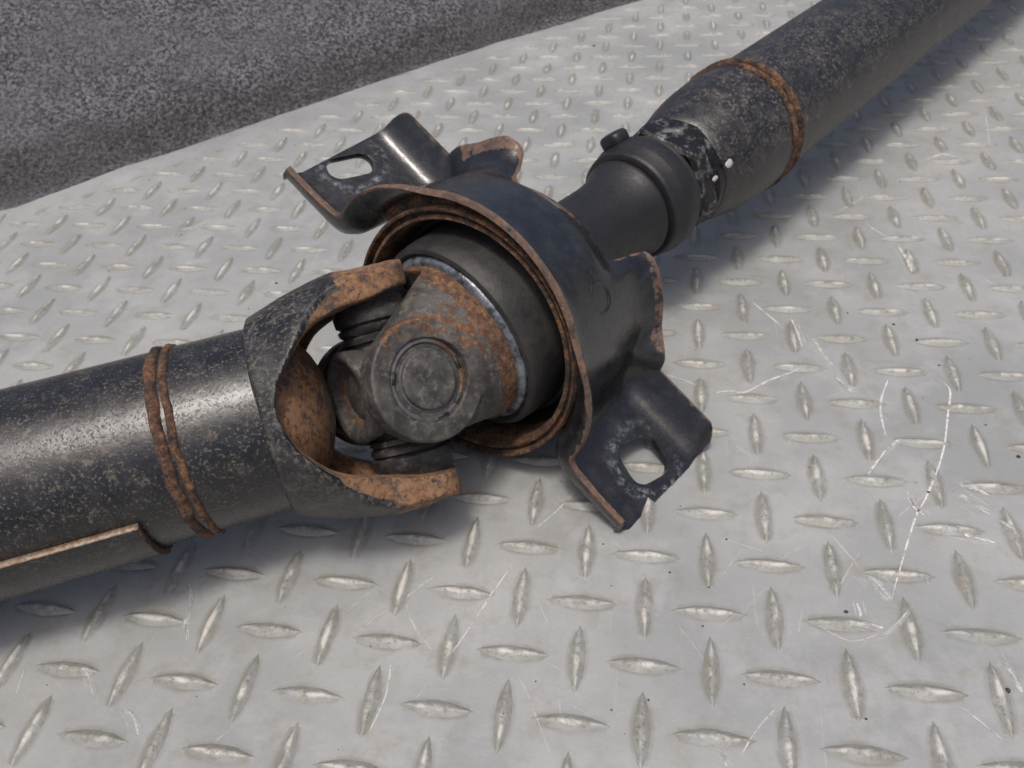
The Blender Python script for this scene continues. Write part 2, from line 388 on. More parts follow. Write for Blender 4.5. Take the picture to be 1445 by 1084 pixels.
gr = part('ground', new_mesh('ground', gv, gf), 'tarmac', None, origin=V((0, 0, 0)))
if gr.data.polygons[10].normal.z < 0: gr.data.flip_normals()
gr['kind'] = 'structure'; gr['label'] = 'rough dark grey ground banked up beyond the wavy edge of the plate floor'

BL, BW, BH_ = .60, .135, .077
def bar_height(x, y):
    """x along, y across"""
    t = min(1, abs(x) / BL); w_ = BW * (1 - t ** 1.9)
    if w_ <= 1e-4 or abs(y) >= w_: return 0
    q = y / w_
    return BH_ * (1 - t ** 2.6) ** .8 * (1 - abs(q) ** 1.08)
def bar_mesh(seed):
    r = random.Random(seed); vs = []; rise = []; NX, NY = 12, 6
    for i in range(NX + 1):
        x = -BL + 2 * BL * i / NX
        x = math.copysign(BL * (abs(x / BL) ** .85), x) if x else 0
        w_ = BW * (1 - min(1, abs(x) / BL) ** 1.9); jx = r.uniform(-.006, .006)
        for j in range(NY + 1):
            q = -1 + 2 * j / NY; z = bar_height(x, q * w_)
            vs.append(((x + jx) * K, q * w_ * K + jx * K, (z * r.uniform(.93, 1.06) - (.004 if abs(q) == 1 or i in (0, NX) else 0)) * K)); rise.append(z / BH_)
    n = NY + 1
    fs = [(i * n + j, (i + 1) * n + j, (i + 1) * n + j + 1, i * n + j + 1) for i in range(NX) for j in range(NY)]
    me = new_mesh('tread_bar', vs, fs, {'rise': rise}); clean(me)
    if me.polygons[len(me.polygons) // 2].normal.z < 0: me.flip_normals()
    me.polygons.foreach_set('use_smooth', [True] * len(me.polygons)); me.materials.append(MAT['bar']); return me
bars = [bar_mesh(s) for s in range(6)]
def inside(p): # over the plate
    q = V((p[0], p[1], 0)) - E0[0]
    s = q.dot(gn); a = q.dot(g0)
    return s > .45 + .3
near = []; far = []
for i in range(-34, 34):
    for j in range(-6, 66):
        if not inside((i, j)): continue
        p = V((i, j, 0)); dz = depth_of(p)
        if dz < 1.5: far.append((i, j)); continue
        x, y = to_px(p)
        if -260 < x < 1700 and -160 < y < 1300:
            vis = -60 < x < 1505 and -20 < y < 1120
            (near if vis else far).append((i, j))
near.sort(key=lambda p: depth_of((p[0], p[1], 0)))
far += near[300:]; near = near[:300]
def bar_rot(i, j): return (0 if (i + j) % 2 == 0 else math.pi / 2) + random.uniform(-.012, .012)
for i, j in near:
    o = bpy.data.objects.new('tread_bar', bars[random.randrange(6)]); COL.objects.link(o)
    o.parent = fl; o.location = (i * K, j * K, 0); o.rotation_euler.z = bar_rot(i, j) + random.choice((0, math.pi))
bm = bmesh.new()
for i, j in far:
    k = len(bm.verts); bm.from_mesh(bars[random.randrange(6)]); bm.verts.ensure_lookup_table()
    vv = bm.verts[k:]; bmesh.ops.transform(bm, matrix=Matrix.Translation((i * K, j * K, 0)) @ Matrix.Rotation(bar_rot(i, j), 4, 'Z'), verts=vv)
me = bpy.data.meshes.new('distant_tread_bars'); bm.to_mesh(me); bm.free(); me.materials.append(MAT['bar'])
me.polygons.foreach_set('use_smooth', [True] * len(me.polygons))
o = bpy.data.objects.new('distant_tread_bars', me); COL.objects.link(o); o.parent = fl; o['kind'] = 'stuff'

def field(x, y):
    i, j = round(x), round(y); best = 0
    for a in (i - 1, i, i + 1):
        for b in (j - 1, j, j + 1):
            if (a + b) % 2 == 0: z = bar_height(x - a, y - b)
            else: z = bar_height(y - b, x - a)
            best = max(best, z)
    return best
SC = [  # scuffs read off the floor: points in the photograph, width in px, strength
 ([(1324,536),(1340,550),(1338,580),(1330,640),(1308,700),(1292,730),(1268,809),(1258,847)],3.4,1), ([(1221,813),(1240,826),(1258,847)],13,.7), ([(1209,851),(1215,870)],5,.9),
 ([(1215,880),(1246,886)],9,1), ([(1245,898),(1262,885),(1279,866)],5,.9), ([(1281,700),(1290,715),(1311,730)],6,.9), ([(1353,698),(1375,712),(1398,726)],12,.8), ([(1360,755),(1404,766)],7,1),
 ([(1409,734),(1425,748),(1437,762)],6,.9), ([(1356,998),(1385,1020),(1420,1049)],3.5,.7), ([(1417,935),(1430,955),(1443,978)],9,.8), ([(1047,1064),(1068,1030),(1096,998)],4,.7), ([(1012,1058),(1022,1068),(1026,1082)],7,.8),
 ([(1170,753),(1190,775),(1213,802)],4,.45), ([(1024,762),(1077,779)],2.5,.5), ([(1062,427),(1080,442),(1102,460)],3.5,.9), ([(1117,451),(1125,470),(1132,490)],5,.9), ([(1147,478),(1161,499),(1178,518)],6,.8),
 ([(1006,555),(1030,552),(1051,554),(1088,536),(1132,521)],4,.85), ([(940,529),(962,536),(984,545)],5,.7), ([(1253,536),(1242,573),(1250,617)],4.5,.9), ([(1224,671),(1240,648),(1253,632),(1272,621)],5,1),
 ([(1180,532),(1192,545),(1205,554)],8,.8), ([(1224,318),(1240,328),(1253,337)],3,.8), ([(1268,348),(1278,365),(1287,385)],5,1), ([(1353,684),(1375,690),(1397,700)],8,.8), ([(1028,621),(1050,638),(1076,658)],4,.4), ([(1065,355),(1091,344)],2.5,.6),
 ([(724,795),(690,845),(660,890),(636,926)],2.8,.9), ([(573,844),(595,826),(618,812)],3,.7), ([(573,851),(585,885),(610,918)],4,.55), ([(508,889),(525,878),(543,863)],9,.55), ([(552,933),(545,980),(521,1034)],4,.7), ([(588,985),(611,962)],2.2,.6),
 ([(755,747),(785,722),(811,695)],2.2,.8), ([(729,952),(745,980),(755,1008),(770,1045),(782,1082)],2,.55), ([(685,860),(707,911)],1.6,.5), ([(755,836),(778,892)],2.4,.45), ([(267,824),(271,852),(262,880),(264,905)],5,.9), ([(118,945),(124,955),(131,985)],7,.6),
 ([(177,1001),(188,1012),(196,1038)],8,.6), ([(35,944),(21,987)],2.5,.7), ([(486,866),(530,830)],2,.5), ([(660,620),(690,690)],2,.3), ([(1390,160),(1394,190),(1397,212)],2,.7), ([(1310,225),(1330,218),(1350,222)],6,.8),
 ([(1180,300),(1205,287),(1228,272)],3,.6), ([(1100,700),(1130,730)],3,.35), ([(860,760),(905,800)],2,.35), ([(955,880),(1000,940)],2,.35), ([(400,940),(450,905)],2,.35), ([(300,1050),(350,1010)],2.4,.4), ([(1010,890),(1060,850)],1.8,.4),
 ([(250,330),(300,310)],5,.5), ([(262,372),(292,368)],6,.5), ([(395,452),(425,440)],3,.5), ([(745,60),(760,95)],2,.5), ([(1385,390),(1440,430)],2.5,.6), ([(1060,20),(1075,60)],2,.4), ([(1150,880),(1200,905),(1245,893)],3,.5)]
rs = random.Random(5)
for _ in range(70):
    x, y = rs.uniform(0, 1445), rs.uniform(560, 1084) if rs.random() < .6 else rs.uniform(40, 560); L = rs.uniform(15, 55) * (.4 + y / 1084); t = rs.choice((-.7, .8, -1.2, .4, 1.4)) + rs.uniform(-.3, .3)
    SC.append(([(x, y), (x + L * math.cos(t) * .5, y + L * math.sin(t) * .5 + rs.uniform(-2, 2)), (x + L * math.cos(t), y + L * math.sin(t))], rs.uniform(1, 2.4), rs.uniform(.25, .6)))
for pts, wpx, st in list(SC):
    if wpx >= 5:
        for _ in range(int(wpx)):
            ox, oy = rs.gauss(0, wpx * .75), rs.gauss(0, wpx * .6); sc_ = rs.uniform(.6, 1.5); cx, cy = pts[len(pts) // 2]
            SC.append(([(cx + (x - cx) * sc_ + ox, cy + (y - cy) * sc_ + oy) for x, y in pts], rs.uniform(.8, 1.7), rs.uniform(.3, .75)))
sv = []; sf = []; fade = []
for pts, wpx, st in SC:
    P = [on_floor(*p) for p in pts]
    if not all(inside(p) for p in P): continue
    Q = smooth_curve([(p.x, p.y) for p in P], max(6, int(20 / len(P)) + 4)); k0 = len(sv)
    mid = P[len(P) // 2]; wd = wpx / (722.5 * FOC / depth_of(mid)) * 1.35
    sd = rs.uniform(0, 99)
    for i, (x, y) in enumerate(Q):
        a = Q[max(0, i - 1)]; b = Q[min(len(Q) - 1, i + 1)]; tg = V((b[0] - a[0], b[1] - a[1], 0)).normalized(); nr = V((-tg.y, tg.x, 0))
        t = i / (len(Q) - 1); ww = wd * (min(1, 6 * t, 5 * (1 - t)) * .85 + .08) * (.75 + .6 * noise.noise(V((x * 4, y * 4, sd))))
        for j in range(5):
            q = -1 + j * .5; p = V((x, y, 0)) + nr * ww * .5 * q
            sv.append(V((p.x, p.y, field(p.x, p.y) + .007))); fade.append(st * (1 if abs(q) < .9 else .15))
        if i:
            for j in range(4):
                c = k0 + (i - 1) * 5 + j; sf.append((c, c + 1, c + 6, c + 5))
me = new_mesh('scuffs', sv, sf, {'fade': fade})
for p in me.polygons: pass
o = part('pale_scuffs', me, 'scuff', fl, origin=V((0, 0, 0))); o['kind'] = 'stuff'
# loose grit
bm = bmesh.new()
GR = [(1194, 864, 4.5), (1422, 975, 6), (1226, 1005, .1), (1196, 442, 2), (1261, 458, 3), (1293, 482, 3), (1437, 645, 4), (1310, 695, 3.5), (1391, 600, 2), (945, 808, 2.4), (992, 884, 2.3), (1222, 1015, 3.2), (1025, 761, 2.4), (1050, 966, 2.3), (851, 768, 2.2), (1000, 830, 2), (711, 1010, 2), (756, 962, 2), (915, 988, 2.6), (863, 1002, 2.4), (1325, 516, 2.4), (838, 65, 3), (842, 52, 2), (575, 310, 2), (390, 400, 3), (335, 165, 2.5)]
for _ in range(110): GR.append((rs.uniform(0, 1445), rs.uniform(60, 1080), rs.uniform(.5, 1.6)))
for x, y, s in GR:
    p = on_floor(x, y)
    if not inside(p): continue
    r = .62 * s / (722.5 * FOC / depth_of(p)); k = len(bm.verts)
    bmesh.ops.create_icosphere(bm, subdivisions=1, radius=r); bm.verts.ensure_lookup_table()
    for v in bm.verts[k:]:
        v.co = V((v.co.x * rs.uniform(.8, 1.5), v.co.y * rs.uniform(.8, 1.3), v.co.z * .55)) + V((p.x, p.y, field(p.x, p.y) + r * .4))
me = bpy.data.meshes.new('grit'); bm.to_mesh(me); bm.free()
o = part('loose_grit', me, 'grit', None, origin=V((0, 0, 0))); o['kind'] = 'stuff'; o['label'] = 'scattered crumbs of black grit lying on the grey tread plate'; o['category'] = 'grit'

# ------------------------------------------------------------------ the driveshaft: one thing
root = bpy.data.objects.new('driveshaft', None); COL.objects.link(root); root.location = BASE * K; root.empty_display_size = .05
root['label'] = 'black driveshaft with rusty universal joint and centre bearing bracket, lying on grey tread plate'
root['category'] = 'driveshaft'

# --- front tube
tube = part('front_tube', lmesh([(-15, .2), (-15, 1.50), (-14.95, 1.53), (-9, 1.53), (-4, 1.53), (-3, 1.53), (-1.9, 1.53), (-1.9, 1.3)], J, dl, 128), 'paint_front', root, sharp=40)
def bead(t0, wd, hgt, org, ax, r0, amp, seed, seg=360):
    vs = []; fs = []; p = (V((0, 0, 1)) - ax * ax.z).normalized(); q = ax.cross(p); NJ = 9
    for i in range(seg):
        a = 2 * math.pi * i / seg; c = p * math.cos(a) + q * math.sin(a)
        sh = .03 * noise.noise(c * 2.2 + V((seed, 0, 0)))
        for j in range(NJ):
            g = math.pi * j / (NJ - 1); pt = org + ax * (t0 + sh - wd * math.cos(g)) + c * (r0 - .02 + hgt * math.sin(g) ** .8)
            pt += c * (amp * noise.fractal(pt * 5 + V((seed, 0, 0)), 1, 2, 3) + (.006 if r0 > 1.525 else .003) * math.sin(a * 58 + 2.2 * noise.noise(c * 5) + g)) * math.sin(g) + ax * .03 * noise.noise(pt * 4 + V((0, seed, 0))) * (1 if j else 0); vs.append(pt)
    fs = [(i * NJ + j, ((i + 1) % seg) * NJ + j, ((i + 1) % seg) * NJ + j + 1, i * NJ + j + 1) for i in range(seg) for j in range(NJ - 1)]
    return fixn(new_mesh('b', vs, fs))
part('weld_bead', bead(-3.46, .09, .085, J, dl, 1.53, .03, 3), 'rust', tube)
part('weld_bead', bead(-3.27, .065, .065, J, dl, 1.53, .03, 9), 'rust', tube)
# wrapped plate low on the tube
vs = []; fs = []
NA = 26
angs = [math.radians(lerp(37, 128, i / NA)) for i in range(NA + 1)]
ring_prof = [(-15, 1.531), (-15, 1.65), (-4.19, 1.65), (-4.15, 1.63), (-4.15, 1.531)]
for a_ in angs:
    c = e3 * math.cos(a_) + e2 * math.sin(a_)
    for (t, r) in ring_prof: vs.append(J + dl * t + c * r)
n = len(ring_prof)
for i in range(NA):
    for j in range(n): fs.append((i * n + j, (i + 1) * n + j, (i + 1) * n + (j + 1) % n, i * n + (j + 1) % n))
fs += [tuple(range(n)), tuple(NA * n + k for k in range(n))]
part('wrapped_plate', fixn(new_mesh('wp', vs, fs)), 'paint_front', root, sharp=35)
vs = []
c = e3 * math.cos(math.radians(36.6)) + e2 * math.sin(math.radians(36.6)); tt = (e2 * math.cos(math.radians(36.6)) - e3 * math.sin(math.radians(36.6)))
def strip(path, wv, hv):
    vs = []; fs = []
    for i, p in enumerate(path):
        wq = wv(i) if callable(wv) else wv; hq = hv(i) if callable(hv) else hv
        vs += [p, p + hq, p + hq + wq, p + wq]
    for i in range(len(path) - 1):
        for j in range(4): fs.append((i * 4 + j, i * 4 + (j + 1) % 4, i * 4 + 4 + (j + 1) % 4, i * 4 + 4 + j))
    n = len(path) - 1
    fs += [(0, 1, 2, 3), (n * 4, n * 4 + 1, n * 4 + 2, n * 4 + 3)]
    return fixn(new_mesh('s', vs, fs))
part('plate_edge', strip([J + dl * t + c * 1.53 for t in [-15 + .2 * k for k in range(55)] + [-4.14]], tt * .02, c * .124), 'edge', root, label='bare pale edge of the plate wrapped round the front tube')
edg = []
def cc(a_): return e3 * math.cos(a_) + e2 * math.sin(a_)
aa = [math.radians(36.8 + k * 1.5) for k in range(36)]
part('plate_edge', strip([J + dl * -4.15 + cc(a_) * 1.53 for a_ in aa], dl * .02, lambda i: cc(aa[i]) * .122), 'rust', root)

# --- front fork (slotted tube yoke)
RO = [(-2.04, 1.62), (-2.0, 1.68), (-1.7, 1.78), (-1.39, 1.89), (-.95, 2.0), (-.49, 2.09), (0, 2.1), (.5, 2.05), (.9, 1.95)]
prof = [(-2.04, 1.40)] + RO + [(.9, 1.46), (-.2, 1.46), (-1.2, 1.46), (-1.9, 1.42)]
a = tmp(lmesh(prof, J, dl, 96, closed=True))
slot = smooth_curve([(1.3, -1.66), (.9, -1.62), (.38, -1.56), (-.05, -1.47), (-.63, -1.39), (-1.12, -1.17), (-1.57, -.66), (-1.74, -.30), (-1.76, 0), (-1.66, .40), (-1.38, .84), (-1.0, 1.13), (-.37, 1.36), (.5, 1.55), (1.3, 1.62)], 5)
half = [(-2.3, 2.2), (-1.9, 2.1), (-1.55, 1.85), (-1.2, 1.52), (-.85, 1.22), (-.5, 1.05), (-.1, .98), (.25, .9), (.48, .76), (.60, .5), (.63, .2)]
plan = smooth_curve(half, 4); plan = plan + [(x, -y) for x, y in reversed(plan)]
a = boolean(a, tmp(prism(plan, J, dl, e3, e2, -3, 3)), 'INTERSECT')
a = boolean(a, tmp(prism(slot, J, dl, e2, (e3 + e2 * .003).normalized(), -3, 3)), 'DIFFERENCE')
for sgn in (-1, 1):
    a = boolean(a, tmp(fixn(lmesh([(1.93 * sgn, 0.0001), (1.93 * sgn, .6), (3 * sgn, .6), (3 * sgn, 0.0001)], J, e2, 48))), 'DIFFERENCE')
me = remesh(a, .034, 5, .5); roughen(me, .016, 1.6, 4)
def rust_fork(p):
    q = p - J; t = q.dot(dl); y = q.dot(e2); z = q.dot(e3); r = math.hypot(y, z); ro = table(t, RO)
    edge_ = sstep(r, ro - .05, ro - .16)                       # faces of the cut, not the outer skin
    tip = sstep(t, -.62, -.38) * .9                          # unpainted ear ends
    if y > 0: tip *= sstep(t + z * .4, -.7, -.3)
    return min(1, max(edge_ * 1.0, tip))
setattr_f(me, 'rust', rust_fork)
fork = part('front_yoke', me, 'paint_fork', root)
for sgn in (-1, 1):
    me = lmesh([(1.94 * sgn, 0.0001), (1.95 * sgn, .4), (1.96 * sgn, .54), (1.90 * sgn, .59), (1.3 * sgn, .59), (1.3 * sgn, 0.0001)], J, e2, 48)
    setattr_f(me, 'rust', lambda p: .3); part('bearing_cap', me, 'cap', fork, sharp=40)
# domed plug closing the tube behind the fork
dome_c = J + e2 * .10
vs, fs = lathe([(-2.0, 1.45), (-1.72, 1.42), (-1.55, 1.30), (-1.40, 1.12), (-1.25, .88), (-1.14, .6), (-1.07, .3), (-1.05, .0001)], dome_c, (dl + e2 * .06).normalized(), 72)
me = clean(new_mesh('dome', vs, fs)); roughen(me, .03, 1.4, 8)
def dome_r(p):
    q = p - J; r = math.hypot(q.dot(e2) - .1, q.dot(e3) + .0); return .15 + .95 * sstep(r, .35, .85)
setattr_f(me, 'rust', dome_r); part('tube_plug', me, 'grime_plug', fork)

# --- spider of the joint
sp = part('cross_joint', (lambda: (lambda me: (setattr_f(me, 'rust', lambda p: .22), me)[1])(remesh((lambda: (
    tmp(new_mesh('x', *(lambda parts: ([v for vs_, _ in parts for v in vs_], [tuple(i + off for i in f) for (vs_, fs_), off in zip(parts, [sum(len(q[0]) for q in parts[:k]) for k in range(len(parts))]) for f in fs_]))(
        [lathe([(s_ * 1.28, .0001), (s_ * 1.28, .47), (s_ * .9, .50), (s_ * .6, .60), (s_ * .3, .72), (0, .74), (-s_ * .1, .0001)], J, ax, 48) for ax in (e1, e2) for s_ in (1, -1)]
        + [lathe([(-.58, .0001), (-.57, .55), (-.50, .74), (-.3, .84), (.3, .84), (.5, .74), (.58, .0001)], J, nn, 64)]))))
    )(), .032, 4, .5)))(), 'grime', root)
me = lmesh([(.4, .74), (.82, .78), (.88, .75), (.885, .64), (.82, .60), (.72, .52), (.65, .34), (.63, .0001)], J, -nn, 64)
setattr_f(me, 'rust', lambda p: .62 if ((p - J) - nn * (p - J).dot(nn)).length < .56 else .0)
part('hollow_boss', me, 'grime', sp)
for ax in (e2, -e2):
    me = lmesh([(.80, .52), (.82, .64), (.90, .66), (.94, .60), (.98, .66), (1.06, .68), (1.10, .62), (1.14, .69), (1.30, .70), (1.36, .64), (1.52, .62), (1.52, .3)], J, ax, 72)
    part('seal_ring', me, 'grime_dark', sp, sharp=50)
for ax in (e1, -e1):
    me = lmesh([(.60, .5), (.62, .70), (.68, .74), (.74, .70), (.78, .74), (.82, .74), (.84, .5)], J, ax, 72)
    part('seal_ring', me, 'rubber', sp, sharp=50)

# --- rear yoke
e4 = d.cross(e1).normalized(); RB = 1.53
parts = []
disc = tmp(lmesh([(1.25, .0001), (1.25, RB), (1.62, RB - .02), (1.62, .0001)], J, d, 96))
meshes = []
for s_ in (1, -1):
    bm = bmesh.new()
    for i in range(48):
        t = 2 * math.pi * i / 48
        for z in (.70, .98): bm.verts.new(J + e1 * s_ * z + d * .94 * math.cos(t) + e4 * .94 * math.sin(t))
    for i in range(64):
        t = 2 * math.pi * i / 64; p = e1 * s_ * RB * math.cos(t) + e4 * RB * math.sin(t)
        if p.dot(e1 * s_) < .45: continue
        bm.verts.new(J + p + d * 1.27); bm.verts.new(J + p * .97 + d * 1.30)
    r_ = bmesh.ops.convex_hull(bm, input=bm.verts); bmesh.ops.delete(bm, geom=[g for g in r_['geom_interior'] if isinstance(g, bmesh.types.BMVert)], context='VERTS')
    bmesh.ops.recalc_face_normals(bm, faces=bm.faces); mm = bpy.data.meshes.new('e'); bm.to_mesh(mm); bm.free()
    disc = boolean(disc, tmp(mm), 'UNION')
    disc = boolean(disc, tmp(lmesh([(.9 * s_, .0001), (.9 * s_, .985), (1.225 * s_, .985), (1.255 * s_, .955), (1.255 * s_, .0001)], J, e1, 80)), 'UNION')
for s_ in (1, -1):
    disc = boolean(disc, tmp(lmesh([(1.19 * s_, .0001), (1.19 * s_, .665), (2 * s_, .665), (2 * s_, .0001)], J, e1, 64)), 'DIFFERENCE')
me = remesh(disc, .022, 1, .5); roughen(me, .010, 2.2, 2)
def rust_ry(p):
    q = p - J; a_ = q.dot(d); r = math.hypot(q.dot(e1), q.dot(e4)); z = abs(q.dot(e1))
    k = sstep(r, RB - .12, RB - .03) * sstep(a_, 1.0, 1.15) * .8
    top = q.dot(-e4)
    f = math.hypot(a_, q.dot(e4))
    k = max(k, .10 + .08 * sstep(r, .9, 1.4) * sstep(a_, .2, 1.0), .75 * sstep(f, .90, .97) * sstep(f, 1.08, 1.01) * sstep(z, 1.0, 1.1) * sstep(-q.dot(e4) + a_, .2, 1.0), .50 * sstep(f, .62, .74) * sstep(z, 1.1, 1.25) * sstep(-q.dot(e4) + a_ * .7, -.9, 1.0))
    return k
setattr_f(me, 'rust', rust_ry)
ry = part('rear_yoke', me, 'grime_yoke', root)
for s_ in (1, -1):
    me = lmesh([(1.185, .66), (1.215, .655), (1.225, .60), (1.20, .575), (1.13, .565), (1.13, .53), (1.20, .50), (1.208, .46), (1.205, .22), (1.25, .185), (1.25, .15), (1.175, .12), (1.190, .0001)] if s_ > 0 else
               [(1.18, .66), (1.2, .5), (1.2, .0001)], J, e1 * s_, 80)
    setattr_f(me, 'rust', lambda p: (lambda q: .20 + .5 * sstep(math.hypot(q.dot(d), q.dot(e4)), .42, .60) * sstep(-q.dot(e4) * .4 + q.dot(d) - q.dot(e2) * -.5, -.3, .6))(p - J))
    cp = part('bearing_cap', me, 'cap', ry, sharp=40)
    # three staked notches round the cap
    if s_ > 0:
        for ang in (5, 62, 100, 215):
            a_ = math.radians(ang); b0 = d * math.cos(a_) + e4 * math.sin(a_); b1 = d * -math.sin(a_) + e4 * math.cos(a_)
            part('stake_mark', prism([(-.025, -.10), (.03, -.11), (.025, .10), (-.035, .09)], J + b0 * .60, b0, b1, e1, 1.19, 1.232), 'grime_dark', cp)

# --- hub, grease, dust cap
hub = part('dust_cap', lmesh([(.5, 1.60), (.12, 1.62), (.03, 1.66), (-.02, 1.72), (0.0, 1.79), (.06, 1.83), (.3, 1.85), (1.0, 1.86), (1.12, 1.90), (1.2, 2.02), (1.4, 2.03), (1.6, 1.9), (2.4, 1.7), (2.9, 1.2)], O, d, 128), 'rubber', root, sharp=40)
me = lmesh([(.10, 1.655), (.0, 1.64), (-.05, 1.60), (-.08, 1.52), (-.08, 1.40), (.0, 1.3), (.1, .5)], O, d, 128); roughen(me, .012, 3, 3)
part('grease_film', me, 'grease', hub)

# --- bearing ring and rubber membrane in the bracket
RO_ = BO + BH * .10
ring = part('bearing_ring', lmesh([(.14, 2.13), (.10, 2.16), (.12, 2.22), (.2, 2.24), (.2, 2.28), (.05, 2.31), (.04, 2.35), (.10, 2.38), (.9, 2.36), (1.35, 2.16), (1.3, 2.08), (.5, 2.10)], RO_, BD, 160, closed=True), 'rust_dark', root, sharp=35)
part('ring_collar', lmesh([(.26, 2.25), (.26, 2.56), (.32, 2.575), (1.0, 2.50), (1.0, 2.2)], BO + BH * .03, BD, 120, a0=math.radians(-167), a1=math.radians(-95), ref=BH), 'rust_dark', root, sharp=35)
part('rubber_membrane', lmesh([(.55, 2.115), (1.0, 2.12), (1.15, 2.10), (1.0, 2.04), (.8, 2.0), (.7, 1.94), (.85, 1.88), (1.2, 1.86)], BO + (O - BO) * .5, (BD + d).normalized(), 128), 'membrane', root)

# --- bracket
TH = .115
def width(th):   # th: angle on the ring, 90 = crown
    s = abs(th - 90); return lerp(2.12, 2.50, sstep(s, 30, 75))
def path(w_):
    """outer skin path from near ear end (b=4.42) over the crown to the far ear; list of (b, c, tag)"""
    r = lerp(2.60, 2.46, min(1, w_ / 2.3)); cp = -.36 + .23 * w_; fr = .58
    bc = math.sqrt((r + fr) ** 2 - (cp + fr) ** 2); th0 = math.atan2(cp + fr, bc)
    pts = []
    for i in range(26): pts.append((lerp(4.44 + .27 * sstep(w_, .02, .45) * (1 - .7 * sstep(w_, 1.2, 2.4)), bc, i / 26), cp, 'e'))
    for i in range(12):                                    # concave fillet, tangent to the ring
        a_ = lerp(-math.pi / 2, -math.pi + th0, i / 12); pts.append((bc + fr * math.cos(a_), cp + fr + fr * math.sin(a_), 'f'))
    arc = []
    for i in range(101):
        th = lerp(th0, math.pi - th0, i / 100); arc.append((r * math.cos(th), r * math.sin(th), 'a'))
    farp = [(lerp(4.46 - .14 * sstep(w_, .08, .30), bc, i / 26), cp, 'e') for i in range(26)] + pts[26:]
    return pts + arc + [(-b, c, t) for b, c, t in reversed(farp)]
PN = len(path(0))
def sheet_point(i, w_, off, pth):
    b, c, t = pth[i]; b0, c0, _ = pth[max(0, i - 1)]; b1, c1, _ = pth[min(PN - 1, i + 1)]
    tx, ty = b1 - b0, c1 - c0; L = math.hypot(tx, ty) or 1; nx, ny = ty / L, -tx / L     # outward
    return b, c, nx, ny
P0 = path(0)
arcl = [0]
for i in range(1, PN): arcl.append(arcl[-1] + math.hypot(P0[i][0] - P0[i - 1][0], P0[i][1] - P0[i - 1][1]))
TOT = arcl[-1]
def theta(i):
    b, c, t = P0[i]; return math.degrees(math.atan2(max(c, 0), b)) if t == 'a' else (0 if b > 0 else 180)
def hfront(i):
    s = min(arcl[i], TOT - arcl[i]); side = 1 if arcl[i] < TOT / 2 else -1
    th = theta(i); el = min(th, 180 - th)
    if P0[i][2] == 'a': k = .02 + .36 * sstep(el, 52, 8)
    else: k = .38
    if s < 2.0: k = lerp(.32, .38, sstep(s, 0.6, 1.5))
    return k * sstep(s, -.02, .10)
def hrear(i):
    s = min(arcl[i], TOT - arcl[i]); th = theta(i); el = min(th, 180 - th)
    near_ = P0[i][0] > 0; lim = 60 if near_ else 47
    if P0[i][2] == 'a': k = (.24 if near_ else .44) * math.sqrt(max(0, min(1, (lim - el) / 11))); k = lerp(k, .56, sstep(el, 22, 9)) if el < lim else k
    else: k = .56
    if s < 2.0: k = .56
    return k * (sstep(s, -.10, .22) ** .6 if s < .25 else 1)
grid = []; NWS = []
sect = []
for i in range(PN):
    th = theta(i); wr = width(th if P0[i][2] == 'a' else 0); hf = hfront(i); hr = hrear(i)
    el = min(th, 180 - th); lim = 60 if P0[i][0] > 0 else 47
    gen = sstep(el, 10, 22) if P0[i][2] == 'a' else 0
    if P0[i][2] == 'a': wr = lerp(wr - .12, lerp(2.50, 2.72 if P0[i][0] > 0 else 2.56, gen), sstep(el, lim + 3, lim - 3))
    S_ = [(0, hf), (.015, .72 * hf), (.05, .36 * hf), (.11, .12 * hf), (.20, .02 * hf), (.34, 0)]
    dk = .30 * sstep(el, lim - 6, lim + 8) if P0[i][2] == 'a' else 0     # the band steps down towards the rear
    dp = lambda x: -dk * sstep(x, 1.25, 2.05)
    mid = [(lerp(.34, wr - .50, k / 13), dp(lerp(.34, wr - .50, k / 13))) for k in range(1, 13)]
    E_ = [(wr - x, dp(wr - x) + lerp(y, ((.5 - x) / .5) ** 1.7, gen) * hr) for x, y in ((.50, 0), (.36, .02), (.27, .10), (.19, .27), (.12, .52), (.05, .82), (0, 1))]
    sect.append(S_ + mid + E_)
NS = len(sect[0])
vs = []; path_cache = {}
for i in range(PN):
    for (w_, off) in sect[i]:
        key = round(w_, 3)
        if key not in path_cache: path_cache[key] = path(key)
        b, c, nx, ny = sheet_point(i, w_, off, path_cache[key])
        vs.append(BO + BD * w_ + BH * (b + nx * off) + BU * (c + ny * off))
fs = [(i * NS + j, (i + 1) * NS + j, (i + 1) * NS + j + 1, i * NS + j + 1) for i in range(PN - 1) for j in range(NS - 1)]
def edge_rust(k):
    i, j = divmod(k, NS); b_, c_ = P0[i][0], P0[i][1]
    v = .66 if j == 0 else (.12 if j == 1 else 0)
    el = min(theta(i), 180 - theta(i)) if P0[i][2] == 'a' else 0
    if j >= NS - 3 and el > 12: v = max(v, (.62, .62, .72)[j - NS + 3] * (1 if b_ < 0 or el < 60 else .8) - (.12 if b_ > 0 else 0))
    elif j == NS - 1: v = .5
    return v
me = fixn(new_mesh('bracket', vs, fs, {'rust': [edge_rust(k) for k in range(len(vs))]}))
mid_i = (PN // 2) * (NS - 1) + NS // 2
if (me.polygons[mid_i].normal).dot(BU) < 0: me.flip_normals()
a = tmp(me); so = a.modifiers.new('s', 'SOLIDIFY'); so.thickness = TH; so.offset = -1; so.use_even_offset = False
me = bake(a); a = tmp(me)
